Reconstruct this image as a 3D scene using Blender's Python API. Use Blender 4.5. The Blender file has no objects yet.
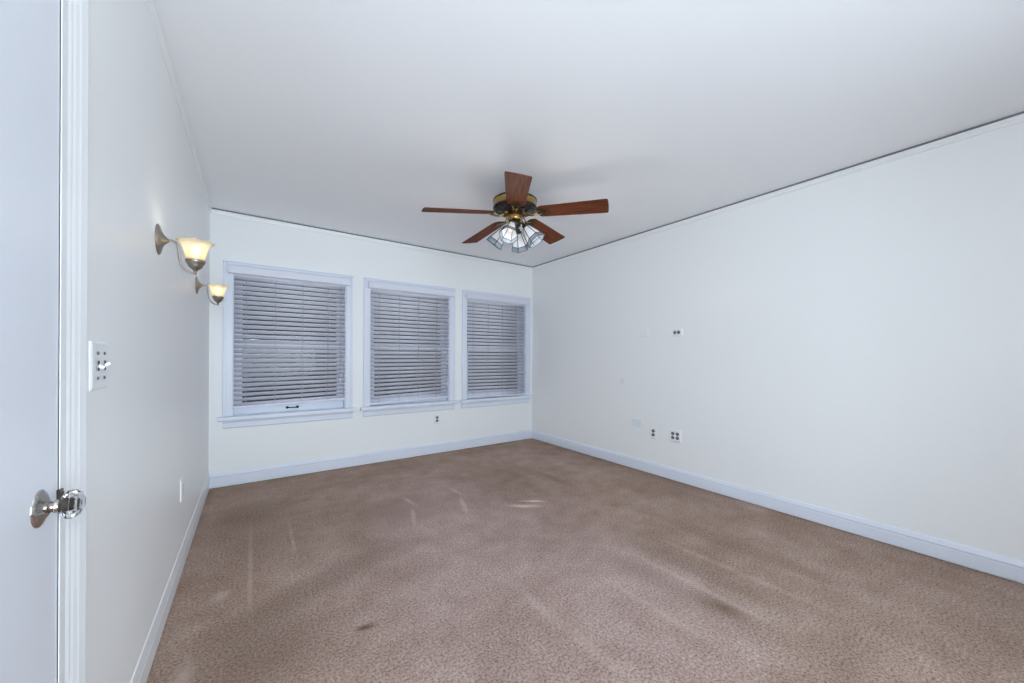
import bpy, bmesh, math, random
from mathutils import Vector, Matrix

random.seed(7)
SC = bpy.context.scene
COL = SC.collection
PI = math.pi

# ---------------------------------------------------------------- camera
H = 2.44                                   # ceiling height
XL, XR, YB, YR = -0.3073, 3.2539, 4.115, -1.6   # left / right / back / rear wall faces
F_PX, YAW, CY, CAM_Z, ROLL = 367.64, 0.6145, 356.757, 1.1593, 0.0049
cd = bpy.data.cameras.new('camera')
cam = bpy.data.objects.new('camera', cd); COL.objects.link(cam)
cd.sensor_width = 36.0; cd.lens = F_PX / 1024 * 36.0
cd.shift_y = (CY - 341.5) / 1024
cd.clip_start = 0.02
Fw = Vector((math.sin(YAW), math.cos(YAW), 0)); R0 = Vector((math.cos(YAW), -math.sin(YAW), 0)); U0 = Vector((0, 0, 1))
Rr = R0 * math.cos(ROLL) + U0 * math.sin(ROLL); Ur = -R0 * math.sin(ROLL) + U0 * math.cos(ROLL)
cam.matrix_world = Matrix(((Rr.x, Ur.x, -Fw.x, 0), (Rr.y, Ur.y, -Fw.y, 0), (Rr.z, Ur.z, -Fw.z, CAM_Z), (0, 0, 0, 1)))
SC.camera = cam

# ---------------------------------------------------------------- world, fill light, exposure
w = bpy.data.worlds.new('dusk'); SC.world = w; w.use_nodes = True
w.node_tree.nodes['Background'].inputs[0].default_value = (0.23, 0.24, 0.32, 1)
w.node_tree.nodes['Background'].inputs[1].default_value = 0.25
SC.view_settings.view_transform = 'Standard'; SC.view_settings.look = 'None'
SC.view_settings.exposure = 0.08; SC.view_settings.gamma = 1.0; SC.view_settings.use_curve_mapping = False
SC.cycles.max_bounces = 16; SC.cycles.diffuse_bounces = 10; SC.cycles.glossy_bounces = 5
SC.cycles.transmission_bounces = 10; SC.cycles.transparent_max_bounces = 16
SC.cycles.sample_clamp_indirect = 6.0

REAR_FILL_WIN = (-0.25, 1.30, 0.15, 2.15)         # x0 x1 z0 z1 of the unseen rear window, added to hold a fill light
def area_light(name, loc, rot, sx, sy, power, color):
    l = bpy.data.lights.new(name, 'AREA'); l.shape = 'RECTANGLE'; l.size = sx; l.size_y = sy
    l.energy = power; l.color = color
    o = bpy.data.objects.new(name, l); COL.objects.link(o); o.location = loc; o.rotation_euler = rot
    return o
area_light('rear_fill', ((REAR_FILL_WIN[0] + REAR_FILL_WIN[1]) / 2, YR - 0.50, (REAR_FILL_WIN[2] + REAR_FILL_WIN[3]) / 2), (math.radians(88), 0, 0),
           REAR_FILL_WIN[1] - REAR_FILL_WIN[0], REAR_FILL_WIN[3] - REAR_FILL_WIN[2], 140, (0.78, 0.895, 1.0))  # added fill outside the made-up rear window
SIDE_FILL_WIN = (-1.40, -0.25, 0.45, 2.12)          # y0 y1 z0 z1 of an unseen right-wall window, added for fill
area_light('side_fill', (XR + 0.22, (SIDE_FILL_WIN[0] + SIDE_FILL_WIN[1]) / 2, (SIDE_FILL_WIN[2] + SIDE_FILL_WIN[3]) / 2), (PI / 2, 0, PI / 2),
           SIDE_FILL_WIN[1] - SIDE_FILL_WIN[0], SIDE_FILL_WIN[3] - SIDE_FILL_WIN[2], 10, (0.80, 0.90, 1.0))  # added fill outside the made-up side window

def point_light(name, parent, loc, power, color, radius=0.02):
    l = bpy.data.lights.new(name, 'POINT'); l.energy = power; l.color = color; l.shadow_soft_size = radius
    o = bpy.data.objects.new(name, l); COL.objects.link(o); o.parent = parent; o.location = loc
    return o

# ---------------------------------------------------------------- materials
def srgb(r, g, b):
    f = lambda c: (c / 12.92 if c <= 0.04045 else ((c + 0.055) / 1.055) ** 2.4)
    return (f(r / 255), f(g / 255), f(b / 255), 1)

def mat(name, col, rough=0.5, metal=0.0, spec=0.5, **kw):
    m = bpy.data.materials.new(name); m.use_nodes = True
    p = m.node_tree.nodes['Principled BSDF']
    p.inputs['Base Color'].default_value = col; p.inputs['Roughness'].default_value = rough
    p.inputs['Metallic'].default_value = metal; p.inputs['Specular IOR Level'].default_value = spec
    for k, v in kw.items(): p.inputs[k.replace('_', ' ')].default_value = v
    return m

class NT:
    """small helper for node trees"""
    def __init__(s, m): s.t = m.node_tree; s.p = s.t.nodes.get('Principled BSDF')
    def n(s, typ, **kw):
        nd = s.t.nodes.new(typ)
        for k, v in kw.items():
            if k.startswith('i_'):
                key = k[2:]; key = int(key) if key.isdigit() else key.replace('_', ' ')
                nd.inputs[key].default_value = v
            else: setattr(nd, k, v)
        return nd
    def l(s, a, b): s.t.links.new(a, b)
    def math(s, op, a, b=None, clamp=False):
        nd = s.t.nodes.new('ShaderNodeMath'); nd.operation = op; nd.use_clamp = clamp
        for i, x in enumerate((a, b)):
            if x is None: continue
            if isinstance(x, (int, float)): nd.inputs[i].default_value = x
            else: s.l(x, nd.inputs[i])
        return nd.outputs[0]
    def pos(s): return s.t.nodes.new('ShaderNodeNewGeometry').outputs['Position']
    def noise(s, vec, scale, detail=2, rough=0.5):
        nd = s.n('ShaderNodeTexNoise', i_Scale=scale, i_Detail=detail, i_Roughness=rough)
        s.l(vec, nd.inputs['Vector']); return nd.outputs['Fac']
    def ramp(s, fac, stops):
        nd = s.t.nodes.new('ShaderNodeValToRGB'); cr = nd.color_ramp
        while len(cr.elements) < len(stops): cr.elements.new(0.5)
        for e, (q, c) in zip(cr.elements, stops):
            e.position = q; e.color = c if len(c) == 4 else (*c, 1)
        s.l(fac, nd.inputs[0]); return nd.outputs[0]
    def mix(s, fac, a, b, blend='MIX'):
        nd = s.t.nodes.new('ShaderNodeMix'); nd.data_type = 'RGBA'; nd.blend_type = blend
        for sock, x in ((nd.inputs[0], fac), (nd.inputs[6], a), (nd.inputs[7], b)):
            if isinstance(x, (int, float, tuple)): sock.default_value = x
            else: s.l(x, sock)
        return nd.outputs[2]
    def bump(s, height, strength, dist=0.01):
        b = s.n('ShaderNodeBump', i_Strength=strength, i_Distance=dist)
        s.l(height, b.inputs['Height']); s.l(b.outputs[0], s.p.inputs['Normal'])
    def blob(s, c, r, ang=0.0, soft=0.0):
        """1 inside an ellipse (radii r, turned by ang) round point c on the floor, falling to 0 at its edge"""
        sub = s.n('ShaderNodeVectorMath', operation='SUBTRACT'); s.l(s.pos(), sub.inputs[0]); sub.inputs[1].default_value = c
        rot = s.n('ShaderNodeVectorRotate', rotation_type='Z_AXIS', i_Angle=-ang); s.l(sub.outputs[0], rot.inputs['Vector'])
        sc = s.n('ShaderNodeVectorMath', operation='DIVIDE'); s.l(rot.outputs[0], sc.inputs[0]); sc.inputs[1].default_value = r
        ln = s.n('ShaderNodeVectorMath', operation='LENGTH'); s.l(sc.outputs[0], ln.inputs[0])
        mr = s.n('ShaderNodeMapRange', interpolation_type='SMOOTHSTEP'); s.l(ln.outputs['Value'], mr.inputs[0])
        mr.inputs[1].default_value = soft; mr.inputs[2].default_value = 1.0; mr.inputs[3].default_value = 1.0; mr.inputs[4].default_value = 0.0
        return mr.outputs[0]

def wall_paint(name, col, rough, stain=None):
    m = mat(name, col, rough, spec=0.3); t = NT(m); p = t.pos()
    a = t.noise(p, 38, 3, 0.6); b = t.noise(p, 3.0, 2)
    c = t.mix(t.math('MULTIPLY', b, 0.10), col, tuple(x * 0.95 for x in col[:3]) + (1,))
    if stain:
        c = t.mix(t.math('MULTIPLY', t.blob(*stain), 0.16), c, (0.45, 0.47, 0.48, 1))
    t.l(c, t.p.inputs['Base Color'])
    t.bump(t.math('ADD', t.math('MULTIPLY', a, 0.25), b), 0.12, 0.012)
    return m

WALL = srgb(241, 242, 242)
M_wall = wall_paint('wall_paint', WALL, 0.30)
M_wall_l = wall_paint('wall_paint_left', WALL, 0.38)
M_wall_r = wall_paint('wall_paint_marked', WALL, 0.24, ((XR, 2.553, 0.898), (0.08, 0.055, 0.055)))
M_ceil = wall_paint('ceiling_paint', srgb(247, 248, 250), 0.55)
M_trim = mat('trim_paint', srgb(224, 229, 240), 0.28)
M_trimw = mat('left_trim_paint', srgb(232, 234, 236), 0.30)
M_door = mat('door_paint', srgb(226, 230, 238), 0.30)
M_slat = mat('slat_white', srgb(240, 240, 248), 0.40)
M_rail = mat('blind_rail_white', srgb(222, 224, 234), 0.40)
M_cord = mat('blind_cord', srgb(186, 184, 192), 0.8)
M_plate = mat('plate_white', srgb(236, 238, 240), 0.30)
M_plateblue = mat('plate_pale_blue', srgb(224, 232, 237), 0.35)
M_recept = mat('receptacle_brown', srgb(104, 103, 104), 0.45)
M_receptw = mat('receptacle_white', srgb(214, 216, 220), 0.35)
M_slot = mat('slot_dark', srgb(45, 42, 42), 0.6)
M_chrome = mat('polished_nickel', (0.55, 0.52, 0.49, 1), 0.13, 1.0)
M_darkmetal = mat('aged_dark_metal', (0.10, 0.085, 0.07, 1), 0.3, 1.0)
M_nickel = mat('brushed_nickel', (0.36, 0.32, 0.28, 1), 0.32, 1.0)
M_brass = mat('antique_brass', (0.42, 0.27, 0.09, 1), 0.25, 1.0)
M_black = mat('black_enamel', (0.012, 0.011, 0.010, 1), 0.25)
M_bronze = mat('dark_bronze', (0.05, 0.04, 0.03, 1), 0.35, 0.8)
M_came = mat('lead_came', srgb(50, 56, 64), 0.45, 0.2)
M_bluegl = mat('blue_grey_glass', srgb(142, 154, 163), 0.2)
M_lift = mat('black_iron', (0.015, 0.015, 0.018, 1), 0.4, 0.3)
M_sky_wall = mat('stucco', srgb(150, 140, 145), 0.9)

M_glass = mat('knob_glass', (0.93, 0.95, 0.96, 1), 0.02, Transmission_Weight=1.0, IOR=1.5)

def pane_material():
    m = bpy.data.materials.new('window_glass'); m.use_nodes = True; t = NT(m); nt = m.node_tree
    nt.nodes.remove(t.p); out = nt.nodes['Material Output']
    tr = t.n('ShaderNodeBsdfTransparent'); tr.inputs[0].default_value = (0.93, 0.95, 0.95, 1)
    gl = t.n('ShaderNodeBsdfGlossy', i_Roughness=0.02)
    fr = t.n('ShaderNodeFresnel', i_IOR=1.28)
    mx = t.n('ShaderNodeMixShader'); t.l(fr.outputs[0], mx.inputs[0]); t.l(tr.outputs[0], mx.inputs[1]); t.l(gl.outputs[0], mx.inputs[2])
    t.l(mx.outputs[0], out.inputs[0]); return m
M_pane = pane_material()

def opal(name, col, trans, gloss=0.06, clear=0.0):
    """milky glass: diffuse + translucent with a thin gloss"""
    m = bpy.data.materials.new(name); m.use_nodes = True; t = NT(m); nt = m.node_tree
    nt.nodes.remove(t.p); out = nt.nodes['Material Output']
    d = t.n('ShaderNodeBsdfDiffuse'); d.inputs[0].default_value = col
    s = t.n('ShaderNodeBsdfTranslucent'); s.inputs[0].default_value = col
    g = t.n('ShaderNodeBsdfGlossy', i_Roughness=0.2)
    a = t.n('ShaderNodeMixShader', i_0=trans); t.l(d.outputs[0], a.inputs[1]); t.l(s.outputs[0], a.inputs[2])
    b = t.n('ShaderNodeMixShader', i_0=gloss); t.l(a.outputs[0], b.inputs[1]); t.l(g.outputs[0], b.inputs[2])
    c = t.n('ShaderNodeMixShader', i_0=clear); v = t.n('ShaderNodeBsdfTransparent'); t.l(b.outputs[0], c.inputs[1]); t.l(v.outputs[0], c.inputs[2])
    t.l(c.outputs[0], out.inputs[0]); return m
M_opal = opal('white_opal_glass', (0.86, 0.87, 0.90, 1), 0.04)
M_frost = opal('frosted_amber_glass', (0.74, 0.66, 0.51, 1), 0.6, 0.05, 0.22)

def emit(name, col, strength):
    m = bpy.data.materials.new(name); m.use_nodes = True; t = NT(m); nt = m.node_tree
    nt.nodes.remove(t.p); e = t.n('ShaderNodeEmission', i_Strength=strength); e.inputs[0].default_value = col
    t.l(e.outputs[0], nt.nodes['Material Output'].inputs[0]); return m
M_bulb = emit('warm_bulb', (1.0, 0.88, 0.62, 1), 7.0)
M_fanbulb = emit('fan_bulb', (1.0, 0.90, 0.72, 1), 1.0)

def wood_material():
    m = mat('blade_walnut', srgb(100, 52, 30), 0.6, spec=0.2); t = NT(m)
    tc = t.n('ShaderNodeTexCoord'); mp = t.n('ShaderNodeMapping'); mp.inputs['Scale'].default_value = (2.2, 42, 20)
    t.l(tc.outputs['Object'], mp.inputs[0])
    a = t.noise(mp.outputs[0], 2.2, 5, 0.62)
    c = t.ramp(a, [(0.30, srgb(60, 27, 12)), (0.52, srgb(102, 51, 24)), (0.75, srgb(138, 76, 35))])
    t.l(c, t.p.inputs['Base Color']); return m
M_wood = wood_material()

def carpet_material():
    m = mat('carpet_pile', srgb(150, 126, 116), 0.95, spec=0.15); t = NT(m); p = t.pos()
    big = t.noise(p, 1.3, 4, 0.6); mid = t.noise(p, 6.0, 4, 0.65)
    fine = t.noise(p, 95, 2, 0.7); vf = t.noise(p, 240, 2, 0.6)
    mottle = t.math('ADD', t.math('MULTIPLY', big, 0.55), t.math('MULTIPLY', mid, 0.45))
    edge = t.ramp(mottle, [(0.36, srgb(150, 126, 112)), (0.50, srgb(167, 143, 129)), (0.64, srgb(181, 158, 145))])
    worn = t.ramp(mottle, [(0.36, srgb(157, 134, 126)), (0.50, srgb(173, 150, 142)), (0.64, srgb(186, 165, 157))])
    # trodden middle of the room is paler and pinker than the edges
    traffic = t.math('ADD', t.blob((1.20, 1.70, 0), (1.35, 2.30, 1), -0.12, 0.30), t.math('MULTIPLY', t.math('SUBTRACT', big, 0.5), 1.6))
    c = t.mix(t.math('MULTIPLY', traffic, 1.0, True), edge, worn)
    speck = t.math('ADD', t.math('MULTIPLY', fine, 0.6), t.math('MULTIPLY', vf, 0.4))
    sp = t.ramp(speck, [(0.36, (0.42, 0.40, 0.39)), (0.5, (1, 1, 1)), (0.64, (1.52, 1.50, 1.48))])
    c = t.mix(1.0, c, sp, 'MULTIPLY')
    for ce, r, ang, soft, amt, colr in FLOOR_MARKS:
        brk = t.math('ADD', t.math('MULTIPLY', mid, 1.7), -0.15)
        c = t.mix(t.math('MULTIPLY', t.math('MULTIPLY', t.blob((*ce, 0), (*r, 1.0), ang, soft), brk, True), amt, True), c, colr)
    t.l(c, t.p.inputs['Base Color'])
    t.bump(speck, 0.8, 0.012)
    return m
DK, LT = srgb(104, 84, 70), srgb(205, 184, 172)
FLOOR_MARKS = []        # filled below

# ---------------------------------------------------------------- mesh helpers
def box(bm, x0, x1, y0, y1, z0, z1, mi=0, M=None):
    vs = [Vector((x, y, z)) for z in (z0, z1) for y in (y0, y1) for x in (x0, x1)]
    if M is not None: vs = [M @ v for v in vs]
    v = [bm.verts.new(q) for q in vs]
    for idx in ((0, 2, 3, 1), (4, 5, 7, 6), (0, 1, 5, 4), (2, 6, 7, 3), (0, 4, 6, 2), (1, 3, 7, 5)):
        f = bm.faces.new([v[i] for i in idx]); f.material_index = mi

def lathe(bm, prof, seg=32, M=None, mi=0, mod=None, smooth=True, phase=0.0, mis=None):
    """turn [(r, z)] round local Z"""
    rings = []
    for k, (r, z) in enumerate(prof):
        ring = []
        if r < 1e-6:
            q = Vector((0, 0, z)); ring = [bm.verts.new(M @ q if M is not None else q)]
        else:
            for i in range(seg):
                a = 2 * PI * i / seg + phase
                rr, zz = (r, z) if mod is None else mod(k, a, r, z)
                q = Vector((rr * math.cos(a), rr * math.sin(a), zz))
                ring.append(bm.verts.new(M @ q if M is not None else q))
        rings.append(ring)
    for k in range(len(rings) - 1):
        A, B = rings[k], rings[k + 1]
        for i in range(seg):
            j = (i + 1) % seg
            if len(A) == 1 and len(B) == 1: continue
            if len(A) == 1: f = bm.faces.new((A[0], B[j], B[i]))
            elif len(B) == 1: f = bm.faces.new((A[i], A[j], B[0]))
            else: f = bm.faces.new((A[i], A[j], B[j], B[i]))
            f.smooth = smooth; f.material_index = mi if mis is None else mis[k]

def tube(bm, pts, r, seg=10, mi=0, M=None, flat=1.0):
    pts = [Vector(q) for q in pts]; rings = []
    rad = r if isinstance(r, (list, tuple)) else [r] * len(pts)
    prev = None
    for i, q in enumerate(pts):
        d = (pts[min(i + 1, len(pts) - 1)] - pts[max(i - 1, 0)]).normalized()
        up = Vector((0, 0, 1)) if abs(d.z) < 0.95 else Vector((1, 0, 0))
        if prev is not None: a = (prev - d * prev.dot(d)).normalized()
        else: a = d.cross(up).normalized()
        prev = a; b = d.cross(a)
        ring = []
        for k in range(seg):
            t = 2 * PI * k / seg
            v = q + a * math.cos(t) * rad[i] + b * math.sin(t) * rad[i] * flat
            ring.append(bm.verts.new(M @ v if M is not None else v))
        rings.append(ring)
    for A, B in zip(rings, rings[1:]):
        for k in range(seg):
            f = bm.faces.new((A[k], A[(k + 1) % seg], B[(k + 1) % seg], B[k])); f.smooth = True; f.material_index = mi
    for ring, rev in ((rings[0], True), (rings[-1], False)):
        f = bm.faces.new(ring[::-1] if rev else ring); f.material_index = mi

def sweep(bm, prof, A, B, out, mi=0):
    """profile [(depth, z)] swept from A to B; depth is measured along `out`"""
    A, B, out = Vector(A), Vector(B), Vector(out)
    ra = [bm.verts.new(A + out * d + Vector((0, 0, z))) for d, z in prof]
    rb = [bm.verts.new(B + out * d + Vector((0, 0, z))) for d, z in prof]
    n = len(prof)
    for i in range(n):
        j = (i + 1) % n
        bm.faces.new((ra[i], ra[j], rb[j], rb[i])).material_index = mi
    bm.faces.new(ra[::-1]); bm.faces.new(rb)

def spline(pts, n=8):
    pts = [Vector(p) for p in pts]; out = []
    P = [pts[0] * 2 - pts[1]] + pts + [pts[-1] * 2 - pts[-2]]
    for i in range(1, len(P) - 2):
        for k in range(n):
            t = k / n; a, b, c, d = P[i - 1], P[i], P[i + 1], P[i + 2]
            out.append(0.5 * ((2 * b) + (c - a) * t + (2 * a - 5 * b + 4 * c - d) * t * t + (3 * b - a - 3 * c + d) * t ** 3))
    out.append(pts[-1]); return out

def obj(name, bm, mats, parent=None, bevel=0.0, loc=None):
    bmesh.ops.recalc_face_normals(bm, faces=bm.faces)
    me = bpy.data.meshes.new(name); bm.to_mesh(me); bm.free()
    for m in (mats if isinstance(mats, (list, tuple)) else [mats]): me.materials.append(m)
    o = bpy.data.objects.new(name, me); COL.objects.link(o)
    if parent is not None: o.parent = parent
    if loc is not None: o.location = loc
    if bevel:
        b = o.modifiers.new('bevel', 'BEVEL'); b.width = bevel; b.segments = 2; b.limit_method = 'ANGLE'
    return o

def new(): return bmesh.new()
def struct(name, bm, mats, parent=None, bevel=0.0, loc=None, label=None, cat=None):
    o = obj(name, bm, mats, parent, bevel, loc)
    if parent is None: o['kind'] = 'structure'
    if label: o['label'] = label
    if cat: o['category'] = cat
    return o
def empty(name, loc, label, cat, group=None, kind=None):
    o = bpy.data.objects.new(name, None); COL.objects.link(o); o.location = loc; o.empty_display_size = 0.05
    o['label'] = label; o['category'] = cat
    if group: o['group'] = group
    if kind: o['kind'] = kind
    return o

# ---------------------------------------------------------------- room shell
TH = 0.14
WTOP = H - 0.009                               # the plaster stops short of the ceiling: a gap whose shade is a coloured strip
def wall_cells(bm, us, zs, holes, put):
    """grid of boxes between the cuts us x zs, leaving out the holes (u0,u1,z0,z1)"""
    for u0, u1 in zip(us, us[1:]):
        for z0, z1 in zip(zs, zs[1:]):
            cu, cz = (u0 + u1) / 2, (z0 + z1) / 2
            if any(a < cu < b and c < cz < d for a, b, c, d in holes): continue
            put(bm, u0, u1, z0, z1)

FLOOR_MARKS += [
    ((0.93, 2.72), (0.48, 0.42), 0.2, 0.2, 0.35, srgb(128, 104, 98)),       # trodden patch with two pale arcs
    ((1.03, 2.86), (0.022, 0.17), 0.10, 0.2, 0.80, LT), ((0.955, 2.58), (0.024, 0.22), -0.30, 0.2, 0.80, LT),
    ((1.43, 2.86), (0.022, 0.16), 0.10, 0.2, 0.80, LT), ((1.35, 2.56), (0.032, 0.26), -0.32, 0.2, 0.80, LT),
    ((1.74, 2.27), (0.17, 0.050), -0.62, 0.0, 1.5, srgb(232, 210, 198)), ((1.84, 2.32), (0.15, 0.030), -0.62, 0.0, 1.2, srgb(226, 206, 194)),
    ((1.785, 0.83), (0.085, 0.17), 0.10, 0.0, 0.95, srgb(104, 86, 66)),      # dark stain
    ((1.73, 1.15), (0.13, 0.45), 0.05, 0.1, 0.40, DK),
    ((0.40, 1.64), (0.070, 0.032), -0.2, 0.0, 1.3, DK),
    ((-0.005, 2.55), (0.016, 0.75), 0.0, 0.3, 0.60, LT), ((0.21, 2.75), (0.014, 0.38), 0.0, 0.3, 0.50, LT),
    ((1.85, 0.98), (0.030, 0.46), 0.03, 0.3, 0.45, LT), ((2.15, 0.95), (0.035, 0.60), 0.05, 0.3, 0.34, LT),
    ((1.52, 1.00), (0.030, 0.50), 0.03, 0.3, 0.34, LT), ((1.10, 1.15), (0.040, 0.50), 0.05, 0.3, 0.30, LT),
    ((1.98, 1.05), (0.09, 0.55), 0.05, 0.3, 0.35, DK), ((2.45, 1.10), (0.12, 0.70), 0.05, 0.3, 0.35, DK),
    ((0.02, 1.75), (0.38, 0.40), 0.3, 0.1, 0.60, DK), ((0.30, 2.10), (0.60, 0.16), 0.35, 0.2, 0.50, DK), ((0.0, 3.0), (0.35, 0.9), 0.0, 0.2, 0.40, DK),
    ((-0.12, 2.25), (0.06, 0.07), 0.0, 0.0, 0.50, LT), ((-0.20, 1.75), (0.05, 0.16), 0.0, 0.0, 0.55, LT),
    ((2.35, 2.60), (0.07, 0.35), 0.0, 0.2, 0.40, DK), ((2.75, 2.95), (0.10, 0.40), 0.0, 0.2, 0.35, LT),
]
M_carpet = carpet_material()
bm = new(); box(bm, XL - TH, XR + TH, YR - TH, YB + TH, -0.12, 0.0); struct('floor', bm, M_carpet)
bm = new(); box(bm, XL - TH, XR + TH, YR - TH, YB + TH, H, H + 0.12); struct('ceiling', bm, M_ceil)

WIN_X = [-0.213, 0.964, 2.134]                 # left edge of each casing on the back wall
WC, WO0, WO1 = 1.070, 0.066, 1.003             # casing width, opening inside it
WZ0, WZ1 = 0.600, 1.900                        # opening
holes = [(x + WO0, x + WO1, WZ0, WZ1) for x in WIN_X]
bm = new()
us = sorted([XL - TH, XR + TH] + [a for hh in holes for a in hh[:2]])
wall_cells(bm, us, [0, WZ0, WZ1, WTOP], holes, lambda b, u0, u1, z0, z1: box(b, u0, u1, YB, YB + TH, z0, z1))
struct('wall_back', bm, M_wall)
DY0, DY1, DZ = 0.335, 1.098, 1.880             # door opening in the left wall
bm = new()
wall_cells(bm, [YR, DY0, DY1, YB], [0, DZ, H], [(DY0, DY1, 0, DZ)], lambda b, u0, u1, z0, z1: box(b, XL - TH, XL, u0, u1, z0, z1))
struct('wall_left', bm, M_wall_l)
bm = new(); sw = SIDE_FILL_WIN
wall_cells(bm, [YR, sw[0], sw[1], YB], [0, sw[2], sw[3], WTOP], [sw], lambda b, u0, u1, z0, z1: box(b, XR, XR + TH, u0, u1, z0, z1))
struct('wall_right', bm, M_wall_r)
bm = new(); rw = REAR_FILL_WIN
wall_cells(bm, [XL - TH, rw[0], rw[1], XR + TH], [0, rw[2], rw[3], H], [rw], lambda b, u0, u1, z0, z1: box(b, u0, u1, YR - TH, YR, z0, z1))
struct('wall_rear', bm, M_wall)

# baseboards: flat board, bead, sloping cap; a thin shadow gap over the carpet
def base_prof(h): return [(0, 0.011), (0.017, 0.011), (0.017, h - 0.042), (0.0145, h - 0.038), (0.0145, h - 0.034), (0.019, h - 0.030), (0.019, h - 0.024), (0.012, h - 0.006), (0.008, h), (0, h)]
bm = new(); sweep(bm, base_prof(0.128), (XL, YB, 0), (XR, YB, 0), (0, -1, 0)); struct('baseboard_back', bm, M_trim)
bm = new(); sweep(bm, base_prof(0.118), (XR, YR, 0), (XR, YB, 0), (-1, 0, 0)); struct('baseboard_right', bm, M_trim)
bm = new(); sweep(bm, [(0, 0.011), (0.007, 0.011), (0.007, 0.082), (0.004, 0.088), (0.004, 0.094), (0.0085, 0.098), (0.0085, 0.105), (0.0035, 0.138), (0, 0.142)], (XL, DY1 + 0.107, 0), (XL, YB, 0), (1, 0, 0)); struct('baseboard_left', bm, M_trimw)
bm = new(); sweep(bm, base_prof(0.120), (XL, YR, 0), (XR, YR, 0), (0, 1, 0)); struct('baseboard_rear', bm, M_trim)

# picture moulding just below the ceiling, open gap above it
crown = [(0, H - 0.050), (0.006, H - 0.048), (0.010, H - 0.034), (0.008, H - 0.028), (0.012, H - 0.020), (0.012, H - 0.014), (0, H - 0.010)]
for k, (A, B, o) in enumerate((((XL, YB, 0), (XR, YB, 0), (0, -1, 0)), ((XR, YR, 0), (XR, YB, 0), (-1, 0, 0)),
                               ((XL, YR, 0), (XL, YB, 0), (1, 0, 0)), ((XL, YR, 0), (XR, YR, 0), (0, 1, 0)))):
    bm = new(); sweep(bm, crown, A, B, o); struct('trim_%d' % (k + 1), bm, M_wall)

# grey strips standing in for gap shade above the back and right mouldings
M_gap_shade = mat('gap_shade_grey', srgb(122, 126, 132), 0.8)
bm = new(); box(bm, XL, XR, YB - 0.007, YB + 0.02, H - 0.0085, H - 0.0005); struct('trim_6', bm, M_gap_shade)
bm = new(); box(bm, XR - 0.007, XR + 0.02, YR, YB, H - 0.0085, H - 0.0005); struct('trim_7', bm, M_gap_shade)

# ---------------------------------------------------------------- windows of the back wall
def sash_frame(bm, x0, x1, z0, z1, y0, y1, stile, top, bot):
    box(bm, x0, x0 + stile, y0, y1, z0, z1); box(bm, x1 - stile, x1, y0, y1, z0, z1)
    box(bm, x0 + stile, x1 - stile, y0, y1, z1 - top, z1); box(bm, x0 + stile, x1 - stile, y0, y1, z0, z0 + bot)

def make_window(n, x, lift):
    t = empty('window_%d' % n, (x, YB, 0), '', 'window', kind='structure')
    del t['label']; del t['category']
    # casing: two legs and a head with a small cap strip, all one moulded frame
    bm = new()
    zt = 1.985
    for a, b in ((0, WO0), (WO1, WC)):
        box(bm, a, b, -0.018, 0.0, WZ0 + 0.02, zt)
        s = (a, a + 0.022) if a == 0 else (b - 0.022, b)
        box(bm, s[0], s[1], -0.026, -0.018, WZ0 + 0.02, zt)
    box(bm, WO0, WO1, -0.018, 0.0, WZ1, zt)
    box(bm, 0.022, WC - 0.022, -0.026, -0.018, zt - 0.022, zt)
    box(bm, -0.004, WC + 0.004, -0.030, 0.0, zt, zt + 0.008)
    # jamb liners in the wall thickness
    box(bm, WO0 - 0.001, WO0 + 0.008, 0, TH, WZ0, WZ1); box(bm, WO1 - 0.008, WO1 + 0.001, 0, TH, WZ0, WZ1)
    box(bm, WO0, WO1, 0, TH, WZ1 - 0.008, WZ1 + 0.001)
    obj('casing', bm, M_trim, t, 0.003)
    bm = new(); box(bm, -0.033, WC + 0.033, -0.050, 0.0, 0.582, 0.618); box(bm, WO0, WO1, 0, TH, 0.582, 0.618); obj('stool', bm, M_trim, t, 0.006)
    bm = new(); sweep(bm, [(0, 0.512), (0.012, 0.512), (0.018, 0.520), (0.018, 0.560), (0.026, 0.582), (0, 0.582)], (0, 0, 0), (WC, 0, 0), (0, -1, 0)); obj('apron', bm, M_trim, t)
    a, b = WO0 + 0.008, WO1 - 0.008
    bm = new(); sash_frame(bm, a, b, 1.222, WZ1 - 0.008, 0.112, 0.138, 0.062, 0.055, 0.040); us_ = obj('upper_sash', bm, M_trim, t, 0.002)
    bm = new(); box(bm, a + 0.05, b - 0.05, 0.124, 0.127, 1.25, 1.85); obj('pane', bm, M_pane, us_)
    bm = new(); sash_frame(bm, a, b, 0.618, 1.272, 0.080, 0.106, 0.062, 0.050, 0.085); ls = obj('lower_sash', bm, M_trim, t, 0.002)
    bm = new(); box(bm, a + 0.05, b - 0.05, 0.092, 0.095, 0.69, 1.24); obj('pane', bm, M_pane, ls)
    # sash lock on the meeting rail
    cx = (a + b) / 2
    bm = new(); lathe(bm, [(0, 1.290), (0.012, 1.290), (0.014, 1.272), (0, 1.272)], 14, Matrix.Translation((cx, 0.095, 0))); box(bm, cx - 0.02, cx + 0.02, 0.086, 0.104, 1.2715, 1.277)
    obj('sash_lock', bm, M_nickel, ls)
    if lift:
        bm = new()
        for s in (-1, 1):
            lathe(bm, [(0, 0), (0.011, 0.0), (0.013, 0.008), (0.009, 0.016), (0, 0.017)], 14, Matrix.Translation((cx + s * 0.043, 0.080, 0.655)) @ Matrix.Rotation(PI / 2, 4, 'X'))
        tube(bm, spline([(cx - 0.043, 0.072, 0.655), (cx - 0.02, 0.058, 0.653), (cx + 0.02, 0.058, 0.653), (cx + 0.043, 0.072, 0.655)], 5), 0.0045, 8)
        obj('sash_lift', bm, M_lift, ls)
    return t
for n, x in enumerate(WIN_X): make_window(n + 1, x, n != 1)

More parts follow.
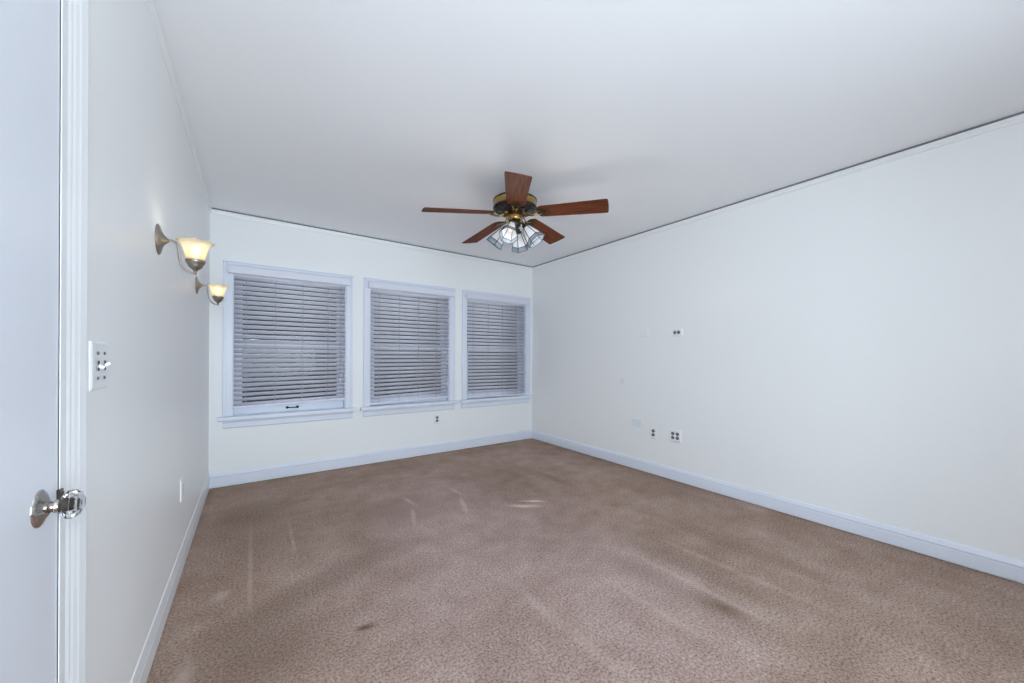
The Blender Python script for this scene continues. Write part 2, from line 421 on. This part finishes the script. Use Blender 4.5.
# two made-up windows behind the camera, added as openings for the fill lights
t = empty('window_5', (XR, 0, 0), '', 'window', kind='structure'); del t['label']; del t['category']
y0, y1, z0, z1 = SIDE_FILL_WIN
bm = new()
for a, b, c, d in ((y0 - 0.07, y0, z0 - 0.07, z1 + 0.08), (y1, y1 + 0.07, z0 - 0.07, z1 + 0.08), (y0, y1, z1, z1 + 0.08), (y0, y1, z0 - 0.07, z0)): box(bm, -0.02, 0, a, b, c, d)
obj('casing', bm, M_trim, t)
bm = new()
for a, b, c, d in ((y0, y0 + 0.05, z0, z1), (y1 - 0.05, y1, z0, z1), (y0, y1, z0, z0 + 0.06), (y0, y1, z1 - 0.05, z1), (y0, y1, 1.25, 1.29)): box(bm, 0.05, 0.09, a, b, c, d)
fr = obj('sash', bm, M_trim, t)
bm = new(); box(bm, 0.068, 0.071, y0, y1, z0, z1); obj('pane', bm, M_pane, fr)
t = empty('window_4', (0, YR, 0), '', 'window', kind='structure'); del t['label']; del t['category']  # made-up rear window framing the larger fill light
bm = new(); x0, x1, z0, z1 = REAR_FILL_WIN
for a, b, c, d in ((x0 - 0.07, x0, z0 - 0.07, z1 + 0.08), (x1, x1 + 0.07, z0 - 0.07, z1 + 0.08), (x0, x1, z1, z1 + 0.08), (x0, x1, z0 - 0.07, z0)): box(bm, a, b, 0, 0.02, c, d)
obj('casing', bm, M_trim, t)
bm = new()
for k in range(4):
    u = x0 + (x1 - x0 - 0.04) * k / 3; box(bm, u, u + 0.04, -0.09, -0.05, z0, z1)
for z in (z0, z1 - 0.04): box(bm, x0, x1, -0.09, -0.05, z, z + 0.04)
fr = obj('sash', bm, M_trim, t)
bm = new(); box(bm, x0, x1, -0.072, -0.069, z0, z1); obj('pane', bm, M_pane, fr)

# ---------------------------------------------------------------- blinds
def make_blind(x, zl, zr, label, cords):
    """2-inch slatted blind; zl, zr: height of the bottom rail at its left and right end"""
    x0, x1 = WO0 + 0.004, WO1 - 0.004
    t = empty('window_blind', (x, YB, 0), label, 'blind', 'white slatted blinds on the back wall')
    bm = new(); box(bm, 0.038, WC - 0.038, -0.062, -0.048, 1.884, 1.950)
    for a, b in ((0.038, 0.050), (WC - 0.050, WC - 0.038)): box(bm, a, b, -0.048, -0.0265, 1.884, 1.950)
    obj('valance', bm, M_rail, t, 0.003)
    yc = 0.022                                   # slats hang inside the recess, near the room side
    bm = new(); box(bm, x0, x1, yc - 0.026, yc + 0.026, 1.874, 1.897); obj('headrail', bm, M_rail, t, 0.002)
    ztop, n = 1.860, 26
    rail_t = 0.021
    pitch = 0.0448
    zb = min(zl, zr) + rail_t + 0.012
    n = int((ztop - zb) / pitch) + 2
    pitch = (ztop - zb) / (n - 1)
    bm = new(); tilt = math.radians(38); hw = 0.0245
    rnd = random.Random(int(x * 100) + 5)
    for i in range(n):
        z = ztop - i * pitch
        k = max(0.0, (i / (n - 1) - 0.55) / 0.45) ** 1.5
        sk = (zr - zl) * k
        dzl, dzr = (0, sk) if zr > zl else (-sk, 0)
        aw = tilt + rnd.uniform(-0.05, 0.05)
        # curved section, room edge high and outer edge low
        top, bot = [], []
        for q in range(5):
            s = -1 + 2 * q / 4
            bow = 0.0022 * (1 - s * s)
            yy, zz = s * hw * math.cos(aw), -s * hw * math.sin(aw)
            ny, nz = math.sin(aw), math.cos(aw)
            top.append((yy + ny * (bow + 0.0013), zz + nz * (bow + 0.0013))); bot.append((yy + ny * (bow - 0.0013), zz + nz * (bow - 0.0013)))
        prof = top + bot[::-1]
        A = [bm.verts.new((x0 + 0.002, yc + py, z + pz + dzl)) for py, pz in prof]
        B = [bm.verts.new((x1 - 0.002, yc + py, z + pz + dzr)) for py, pz in prof]
        m_ = len(prof)
        for a in range(m_):
            b = (a + 1) % m_
            f = bm.faces.new((A[a], A[b], B[b], B[a])); f.smooth = True
        bm.faces.new(A[::-1]); bm.faces.new(B)
    obj('slats', bm, M_slat, t)
    bm = new()
    v = []
    for xx, zz in ((x0, zl), (x1, zr)):
        for yy, dz in ((-0.026, 0), (0.026, 0), (0.026, rail_t), (-0.026, rail_t)): v.append(bm.verts.new((xx, yc + yy, zz + dz)))
    for q in ((0, 1, 2, 3), (7, 6, 5, 4), (0, 4, 5, 1), (1, 5, 6, 2), (2, 6, 7, 3), (3, 7, 4, 0)): bm.faces.new([v[i] for i in q])
    obj('bottom_rail', bm, M_rail, t, 0.003)
    for fx in (0.098, 0.338, 0.580, 0.822):
        xx = x0 + (x1 - x0) * fx; zz = zl + (zr - zl) * fx
        bm = new()
        for yy in (yc - 0.0215, yc + 0.0235): box(bm, xx - 0.0009, xx + 0.0009, yy - 0.0012, yy + 0.0012, zz + 0.004, 1.85)
        box(bm, xx + 0.004, xx + 0.006, yc - 0.023, yc - 0.021, zz + 0.004, 1.85)
        obj('ladder_cord', bm, M_cord, t)
    for cx, zb_, in cords:
        bm = new(); tube(bm, [(cx, -0.012, 1.885), (cx, -0.012, zb_)], 0.0013, 6); c = obj('lift_cord', bm, M_cord, t)
        bm = new(); lathe(bm, [(0, zb_ + 0.004), (0.003, zb_ + 0.002), (0.007, zb_ - 0.03), (0.0075, zb_ - 0.036), (0, zb_ - 0.037)], 12, Matrix.Translation((cx, -0.012, 0))); obj('tassel', bm, M_rail, c)
    return t
make_blind(WIN_X[0], 0.681, 0.706, 'white slatted blind in the window behind the wall lamps, bare sash showing beneath', [(0.958, 0.98), (0.945, 0.93)])
make_blind(WIN_X[1], 0.630, 0.660, 'white slatted blind in the middle window, bottom rail sagging to one side', [])
make_blind(WIN_X[2], 0.636, 0.624, 'white slatted blind in the window next to the room corner, nearly down to its sill', [])

# ---------------------------------------------------------------- door in the left wall
t = empty('door_1', (XL, DY0, 0), 'x', 'door', kind='structure'); del t['label']; del t['category']
bm = new(); box(bm, -0.040, -0.0025, 0.001, DY1 - DY0 - 0.0001, 0.008, DZ - 0.004); obj('door_panel', bm, M_door, t)
# knob set: rosette, neck, faceted glass knob (local X points into the room)
KY, KZ = 1.021 - DY0, 0.884
RX = Matrix.Translation((-0.004, KY, KZ)) @ Matrix.Rotation(PI / 2, 4, 'Y')
ks = new(); lathe(ks, [(0, 0), (0.033, 0), (0.0335, 0.002), (0.031, 0.0045), (0.025, 0.0065), (0.018, 0.010), (0.013, 0.013), (0, 0.014)], 40, RX)
ros = obj('rosette', ks, M_chrome, t)
bm = new(); lathe(bm, [(0, 0.012), (0.0105, 0.012), (0.0095, 0.018), (0.0115, 0.0200), (0.0120, 0.022), (0.0105, 0.024), (0.0110, 0.026), (0, 0.026)], 28, RX); obj('neck', bm, M_chrome, ros)
bm = new(); lathe(bm, [(0, 0.026), (0.012, 0.026), (0.0165, 0.028), (0.0250, 0.0345), (0.0262, 0.043), (0.0205, 0.0515), (0.013, 0.0545), (0, 0.0545)], 12, RX, smooth=False)
obj('glass_knob', bm, M_glass, t)
bm = new(); lathe(bm, [(0, 0.0265), (0.009, 0.0265), (0.010, 0.031), (0.007, 0.039), (0, 0.040)], 16, RX); obj('knob_core', bm, M_darkmetal, t)
# casing and jamb round the door
t2 = empty('trim_5', (XL, 0, 0), 'x', 'trim', kind='structure'); del t2['label']; del t2['category']
DOOR_PROFILE = [(0.000, -0.040), (0.000, -0.0012), (0.006, 0.0), (0.026, 0.0005), (0.036, 0.0026), (0.040, 0.0030), (0.045, 0.0022), (0.053, 0.0042), (0.066, 0.0062), (0.072, 0.0078), (0.077, 0.0066), (0.081, 0.0072), (0.095, 0.0092), (0.100, 0.0100), (0.104, 0.0094), (0.106, 0.0), (0.106, -0.002)]
def door_leg(bm, y, s):
    """moulded casing leg, mitred at the head; s: +1 grows towards +y"""
    lo = [bm.verts.new((d, y + s * a, 0.0)) for a, d in DOOR_PROFILE]; hi = [bm.verts.new((d, y + s * a, DZ + a)) for a, d in DOOR_PROFILE]
    n = len(lo)
    for i in range(n): bm.faces.new((lo[i], lo[(i + 1) % n], hi[(i + 1) % n], hi[i]))
    bm.faces.new(lo[::-1]); bm.faces.new(hi)
bm = new(); door_leg(bm, DY1, 1); obj('door_casing', bm, M_trimw, t2)
bm = new(); door_leg(bm, DY0, -1); obj('door_casing', bm, M_trimw, t2)
bm = new()
lo = [bm.verts.new((d, DY0 - a, DZ + a)) for a, d in DOOR_PROFILE]; hi = [bm.verts.new((d, DY1 + a, DZ + a)) for a, d in DOOR_PROFILE]; n = len(lo)
for i in range(n): bm.faces.new((lo[i], lo[(i + 1) % n], hi[(i + 1) % n], hi[i]))
bm.faces.new(lo[::-1]); bm.faces.new(hi)
obj('head_casing', bm, M_trimw, t2)
bm = new(); box(bm, -0.003, 0.0035, DY1 - 0.007, DY1 + 0.006, KZ - 0.008, KZ + 0.012); box(bm, 0.0035, 0.007, DY1 - 0.007, DY1 - 0.003, KZ - 0.005, KZ + 0.009)
obj('strike_plate', bm, M_darkmetal, t2, 0.001)

# ---------------------------------------------------------------- ceiling fan
FX, FY, ZB = 1.605, 2.245, 2.200
fan = empty('ceiling_fan', (FX, FY, H), 'five-bladed dark wood ceiling fan with brass motor and stained glass lamps', 'ceiling fan')
def z_(v): return v - H
bm = new(); lathe(bm, [(0, 0), (0.060, 0), (0.062, -0.012), (0.056, -0.045), (0.045, -0.070), (0.045, -0.112), (0, -0.112)], 40); obj('canopy', bm, M_brass, fan)
bm = new(); lathe(bm, [(0.0, z_(2.334)), (0.10, z_(2.336)), (0.158, z_(2.331)), (0.166, z_(2.328)), (0.166, z_(2.321)), (0.162, z_(2.318)), (0.162, z_(2.272)), (0.166, z_(2.270)), (0.166, z_(2.265)),
                       (0.155, z_(2.260)), (0.120, z_(2.240)), (0.085, z_(2.234)), (0.0, z_(2.233))], 56, mis=[1, 1, 1, 1, 1, 0, 0, 1, 1, 1, 1, 1])
mh = obj('motor_housing', bm, [M_brass, M_black], fan)
bm = new()
for i in range(20):
    a = 2 * PI * i / 20
    box(bm, 0.125, 0.152, -0.012, 0.012, z_(2.2485), z_(2.2505), M=Matrix.Rotation(a, 4, 'Z') @ Matrix.Translation((0.138, 0, z_(2.2495))) @ Matrix.Rotation(-0.52, 4, 'Y') @ Matrix.Translation((-0.138, 0, -z_(2.2495))))
obj('vent_ring', bm, M_bronze, mh)
BL0, BL1 = 0.168, 0.678
def blade_bm():
    bm = new(); th = 0.003
    out = []
    n = 10
    def hwid(r):
        u = (r - BL0) / (BL1 - BL0); return 0.064 + 0.017 * min(1, u * 1.05)
    pts = [(BL0, -0.034), (BL0 + 0.012, -0.052), (BL0 + 0.03, -hwid(BL0 + .03))]
    pts += [(BL0 + .03 + (BL1 - .02 - BL0 - .03) * k / n, -hwid(BL0 + .03 + (BL1 - .02 - BL0 - .03) * k / n)) for k in range(1, n + 1)]
    pts += [(BL1 - 0.004, -hwid(BL1) + 0.002), (BL1, -hwid(BL1) + 0.009)]
    pts += [(BL1 + 0.003, -0.03), (BL1 + 0.004, 0.0)]
    full = pts + [(x, -y) for x, y in pts[-2::-1]]
    top = [bm.verts.new((x, y, th)) for x, y in full]; bot = [bm.verts.new((x, y, -th)) for x, y in full]
    bm.faces.new(top); bm.faces.new(bot[::-1])
    for i in range(len(full)):
        j = (i + 1) % len(full); bm.faces.new((top[i], bot[i], bot[j], top[j]))
    return bm
def iron_bm():
    bm = new()
    # S-curved arm from the motor to a three-lobed plate under the blade
    for s in (-1, 1):
        tube(bm, spline([(0.070, 0.010 * s, 0.006), (0.095, 0.016 * s, -0.010), (0.125, 0.010 * s, -0.022), (0.155, 0.012 * s, -0.020), (0.190, 0.022 * s, -0.008)], 6), 0.0048, 8, mi=0)
    box(bm, 0.060, 0.085, -0.018, 0.018, 0.000, 0.010)
    pts = [(0.170, -0.026), (0.190, -0.034), (0.215, -0.030), (0.226, -0.018), (0.250, -0.014), (0.262, -0.006)]
    full = pts + [(x, -y) for x, y in pts[::-1]]
    top = [bm.verts.new((x, y, -0.0031)) for x, y in full]; bot = [bm.verts.new((x, y, -0.0075)) for x, y in full]
    for fc in (top, bot[::-1]): bm.faces.new(fc).material_index = 1
    for i in range(len(full)):
        j = (i + 1) % len(full); bm.faces.new((top[i], bot[i], bot[j], top[j])).material_index = 1
    for sx, sy in ((0.200, -0.02), (0.200, 0.02), (0.246, 0)):
        lathe(bm, [(0, -0.0105), (0.004, -0.0095), (0.005, -0.0070)], 10, Matrix.Translation((sx, sy, 0)), mi=0)
    return bm
b0 = obj('blade', blade_bm(), M_wood, fan); i0 = obj('blade_iron', iron_bm(), [M_brass, M_bronze], b0)
b0.modifiers.new('bevel', 'BEVEL').width = 0.0012
for k in range(5):
    if k == 0: b, ir = b0, i0
    else:
        b = b0.copy(); COL.objects.link(b); b.parent = fan
        ir = i0.copy(); COL.objects.link(ir); ir.parent = b
    az = math.radians(235.87 + 72 * k)
    b.matrix_local = Matrix.Translation((0, 0, z_(ZB) + 0.035)) @ Matrix.Rotation(-0.033, 4, Fw) @ Matrix.Rotation(az, 4, 'Z') @ Matrix.Rotation(math.radians(3.5), 4, 'Y') @ Matrix.Rotation(math.radians(-12), 4, 'X')
bm = new(); lathe(bm, [(0, z_(2.247)), (0.046, z_(2.247)), (0.050, z_(2.236)), (0.057, z_(2.226)), (0.058, z_(2.190)), (0.054, z_(2.180)), (0.040, z_(2.170)), (0, z_(2.170))], 40); obj('switch_housing', bm, M_brass, fan)
bm = new(); lathe(bm, [(0, z_(2.171)), (0.040, z_(2.171)), (0.044, z_(2.160)), (0.042, z_(2.140)), (0.026, z_(2.126)), (0.012, z_(2.118)), (0.010, z_(2.106)), (0, z_(2.102))], 32); obj('light_fitter', bm, M_bronze, fan)
# four six-sided leaded glass shades
SIN, COS = math.sin(math.radians(38)), math.cos(math.radians(38))
PROF = [(0.030, 0.0), (0.062, 0.100), (0.0715, 0.134)]
def shade_bm():
    bm = new(); lathe(bm, PROF, 6, smooth=False, mis=[0, 1], phase=PI / 6)
    bmesh.ops.solidify(bm, geom=bm.faces[:], thickness=0.002)
    return bm
def came_bm():
    bm = new()
    def c(r, s, i): a = PI / 6 + 2 * PI * i / 6; return (r * math.cos(a), r * math.sin(a), s)
    for i in range(6):
        for (r0, s0), (r1, s1) in zip(PROF, PROF[1:]): tube(bm, [c(r0, s0, i), c(r1, s1, i)], 0.0026, 6)
        for r, s in PROF: tube(bm, [c(r, s, i), c(r, s, i + 1)], 0.0026, 6)
    return bm
def socket_bm():
    bm = new(); lathe(bm, [(0, -0.030), (0.014, -0.030), (0.019, -0.022), (0.019, -0.006), (0.029, 0.001), (0.029, 0.005), (0, 0.005)], 20)
    return bm
def bulb_bm():
    bm = new(); lathe(bm, [(0, 0.006), (0.010, 0.006), (0.010, 0.020), (0.016, 0.036), (0.0185, 0.052), (0.014, 0.068), (0, 0.076)], 18)
    return bm
for k in range(4):
    az = math.radians(-141 + 90 * k)
    d = Vector((math.cos(az) * SIN, math.sin(az) * SIN, -COS)); side = Vector((-math.sin(az), math.cos(az), 0)); up = d.cross(side)
    pos = Vector((math.cos(az) * 0.085, math.sin(az) * 0.085, z_(2.120)))
    Mx = Matrix(((side.x, up.x, d.x, pos.x), (side.y, up.y, d.y, pos.y), (side.z, up.z, d.z, pos.z), (0, 0, 0, 1)))
    sh = obj('lamp_shade', shade_bm(), [M_opal, M_bluegl], fan); sh.matrix_local = Mx
    obj('lead_came', came_bm(), M_came, sh)
    obj('bulb', bulb_bm(), M_fanbulb, sh)
    bm = socket_bm(); bm.transform(Mx)
    p0 = Vector((math.cos(az) * 0.030, math.sin(az) * 0.030, z_(2.150))); p1 = pos - d * 0.028
    tube(bm, spline([p0, (p0 + p1) / 2 + Vector((0, 0, 0.012)), p1], 6), 0.007, 10)
    obj('lamp_holder', bm, M_bronze, fan)
    point_light('fan_lamp', fan, pos + d * 0.18, 1.1, (1.0, 0.96, 0.92), 0.03)

# ---------------------------------------------------------------- wall sconces
def shade_mod(k, a, r, z):
    amt = [0, 0, 0.1, 0.35, 0.8, 1.0][min(k, 5)]
    return (r * (1 + 0.035 * amt * math.cos(8 * a)), z + 0.0035 * amt * math.cos(8 * a))
def make_sconce(x, y, z, label, face=1, power=0.21):
    t = empty('wall_sconce', (x, y, z), label, 'wall lamp', 'brushed nickel wall lamps')
    if face == 2: t.rotation_euler = (0, 0, PI / 2)
    RXm = Matrix.Rotation(PI / 2, 4, 'Y')
    bm = new(); lathe(bm, [(0, 0), (0.059, 0), (0.060, 0.003), (0.054, 0.006), (0.038, 0.010), (0.022, 0.017), (0.012, 0.026), (0.007, 0.032), (0, 0.033)], 36, RXm); obj('backplate', bm, M_nickel, t)
    path = spline([(0.028, 0, 0.002), (0.044, 0, 0.001), (0.056, 0, -0.010), (0.061, 0, -0.038), (0.065, 0, -0.075), (0.077, 0, -0.105), (0.096, 0, -0.119), (0.113, 0, -0.120)], 7)
    bm = new(); tube(bm, path, 0.0042, 10); obj('arm', bm, M_nickel, t)
    T = Matrix.Translation((0.113, 0, 0))
    bm = new(); lathe(bm, [(0, -0.128), (0.004, -0.126), (0.005, -0.116), (0.007, -0.110), (0.010, -0.106), (0.020, -0.098), (0.025, -0.089), (0.0255, -0.085), (0.029, -0.081), (0.0325, -0.072), (0.033, -0.067), (0.030, -0.065), (0, -0.067)], 32, T)
    obj('cup', bm, M_nickel, t)
    bm = new(); lathe(bm, [(0.028, -0.066), (0.033, -0.050), (0.037, -0.030), (0.043, -0.012), (0.052, 0.002), (0.060, 0.008)], 48, T, mod=shade_mod)
    s = obj('glass_shade', bm, M_frost, t)
    so = s.modifiers.new('solid', 'SOLIDIFY'); so.thickness = 0.0025
    bm = new(); lathe(bm, [(0, -0.066), (0.010, -0.064), (0.010, -0.052), (0.014, -0.042), (0.019, -0.028), (0.018, -0.014), (0.010, -0.006), (0, -0.004)], 20, T); obj('bulb', bm, M_bulb, t)
    point_light('sconce_glow', t, (0.113, 0, 0.001), power, (1.0, 0.93, 0.83), 0.02)
    return t
make_sconce(XL, 1.995, 1.617, 'brushed nickel wall lamp with lit frosted shade, nearer the door')
make_sconce(XL, 3.205, 1.626, 'brushed nickel wall lamp with lit frosted shade, beside the window casing')

# ---------------------------------------------------------------- switches, sockets and cover plates
def wall_matrix(wall, u, z):
    """local x runs along the wall, local z is up, local -y points into the room"""
    if wall == 'back': return Matrix.Translation((u, YB, z))
    if wall == 'right': return Matrix.Translation((XR, u, z)) @ Matrix.Rotation(-PI / 2, 4, 'Z')
    return Matrix.Translation((XL, u, z)) @ Matrix.Rotation(PI / 2, 4, 'Z')
def plate_thing(name, wall, u, z, label, cat, group=None):
    t = empty(name, (0, 0, 0), label, cat, group); t.matrix_world = wall_matrix(wall, u, z); return t
def plate_bm(w_, h_, th=0.006):
    bm = new(); a, b, s = w_ / 2, h_ / 2, 0.005
    v0 = [bm.verts.new((x, 0, z)) for x, z in ((-a, -b), (a, -b), (a, b), (-a, b))]
    v1 = [bm.verts.new((x, -th * 0.4, z)) for x, z in ((-a, -b), (a, -b), (a, b), (-a, b))]
    v2 = [bm.verts.new((x, -th, z)) for x, z in ((-a + s, -b + s), (a - s, -b + s), (a - s, b - s), (-a + s, b - s))]
    for A, B in ((v0, v1), (v1, v2)):
        for i in range(4): bm.faces.new((A[i], A[(i + 1) % 4], B[(i + 1) % 4], B[i]))
    bm.faces.new(v2); bm.faces.new(v0[::-1]); return bm
RYn = Matrix.Rotation(PI / 2, 4, 'X')            # local Z -> -Y (into the room)
def screw(parent, x, z, m=M_slot):
    bm = new(); lathe(bm, [(0, 0.0072), (0.0034, 0.0076), (0.0042, 0.0055)], 12, Matrix.Translation((x, 0, z)) @ RYn); obj('screw', bm, m, parent)
def receptacle(parent, x, z, m, turn):
    bm = new(); T = Matrix.Translation((x, 0, z)) @ Matrix.Rotation(turn, 4, 'Y')
    def rmod(k, a, r, zz):
        return (min(r, 0.0140 / max(1e-3, abs(math.sin(a)))) if True else r, zz)
    lathe(bm, [(0, 0.0075), (0.0160, 0.0075), (0.0172, 0.0066), (0.0172, 0.0035)], 28, T @ RYn, mod=rmod)
    for sx, hh in ((-0.0063, 0.0085), (0.0063, 0.0068)): box(bm, sx - 0.0011, sx + 0.0011, -0.0079, -0.0074, -hh / 2 + 0.003, hh / 2 + 0.003, mi=1, M=T)
    lathe(bm, [(0, 0.0079), (0.0024, 0.0079), (0.0024, 0.0074)], 10, T @ Matrix.Translation((0, 0, -0.0075)) @ RYn, mi=1)
    obj('receptacle', bm, [m, M_slot], parent)
def outlet(wall, u, z, label, cols=1, sideways=False, m=M_recept):
    t = plate_thing('wall_outlet', wall, u, z, label, 'outlet', 'wall outlets')
    w_, h_ = (0.070 + 0.046 * (cols - 1), 0.115)
    if sideways: w_, h_ = h_, w_
    obj('cover_plate', plate_bm(w_, h_), M_plate, t)
    for c in range(cols):
        off = (c - (cols - 1) / 2) * 0.046
        for s in (-1, 1):
            if sideways: receptacle(t, s * 0.0195, off, m, PI / 2)
            else: receptacle(t, off, s * 0.0195, m, 0)
        if sideways: screw(t, 0, off)
        else: screw(t, off, 0)
    return t
outlet('back', 1.808, 0.409, 'small outlet on the back wall, below the sill of the middle window')
outlet('right', 1.927, 1.395, 'sideways outlet set high on the bare wall, two dark sockets side by side', sideways=True)
outlet('right', 2.169, 0.412, 'upright outlet with two dark sockets, between the pale blank plate and four-socket outlet')
outlet('right', 1.938, 0.423, 'wide outlet plate with four dark sockets, low on the bare wall', cols=2)
outlet('left', 2.605, 0.446, 'white outlet low on the wall of the two wall lamps', m=M_receptw)
def blank(u, z, m, label):
    t = plate_thing('blank_plate', 'right', u, z, label, 'cover plate', 'blank cover plates')
    obj('cover_plate', plate_bm(0.118, 0.078), m, t)
    for s in (-1, 1): screw(t, s * 0.042, 0, m)
    return t
blank(2.292, 1.406, M_plate, 'blank white cover plate high on the bare wall, beside the sideways outlet')
b = blank(2.366, 0.488, M_plateblue, 'pale bluish blank plate low on the bare wall, nearest the room corner')
bm = new()
for zz in (-0.018, 0.016): box(bm, -0.045, 0.045, -0.0085, -0.0055, zz - 0.004, zz + 0.004)
obj('raised_bar', bm, M_plateblue, b, 0.001)

t = plate_thing('light_switch', 'left', 1.310, 1.133, 'white double toggle light switch beside the door casing', 'light switch')
obj('cover_plate', plate_bm(0.116, 0.116, 0.004), M_plate, t)
for c in (-0.023, 0.023):
    for s in (-1, 1): screw(t, c, s * 0.030, M_recept)
    bm = new(); box(bm, c - 0.0052, c + 0.0052, -0.0075, -0.0068, -0.012, 0.012); obj('toggle_slot', bm, M_slot, t)
    bm = new(); M = Matrix.Translation((c, -0.006, 0.0)) @ Matrix.Rotation(-0.42 if c > 0 else 0.42, 4, 'X')
    box(bm, -0.0034, 0.0034, -0.012, 0.0, -0.0038, 0.0038, M=M); obj('toggle', bm, M_plate, t, 0.0012)

# ---------------------------------------------------------------- floor lamp behind the camera (its shade shows as a reflection in the first window)
t = empty('floor_lamp', (0.02, -0.28, 0), 'lit floor lamp with white cone shade near the glass-knobbed door', 'floor lamp')
bm = new(); lathe(bm, [(0, 0), (0.13, 0), (0.135, 0.008), (0.12, 0.02), (0.03, 0.032), (0.012, 0.05), (0, 0.05)], 36); obj('base', bm, M_nickel, t)
bm = new(); tube(bm, [(0, 0, 0.04), (0, 0, 1.43)], 0.010, 14); obj('pole', bm, M_nickel, t)
bm = new(); lathe(bm, [(0.108, 1.420), (0.052, 1.555)], 36); so = obj('lamp_shade', bm, emit('lit_lampshade', (0.83, 0.92, 1, 1), 80), t); so.modifiers.new('solid', 'SOLIDIFY').thickness = 0.002
bm = new(); lathe(bm, [(0, 1.42), (0.013, 1.425), (0.028, 1.455), (0.026, 1.48), (0, 1.495)], 18); obj('bulb', bm, emit('lamp_bulb', (0.9, 0.96, 1.0, 1), 12.0), t)
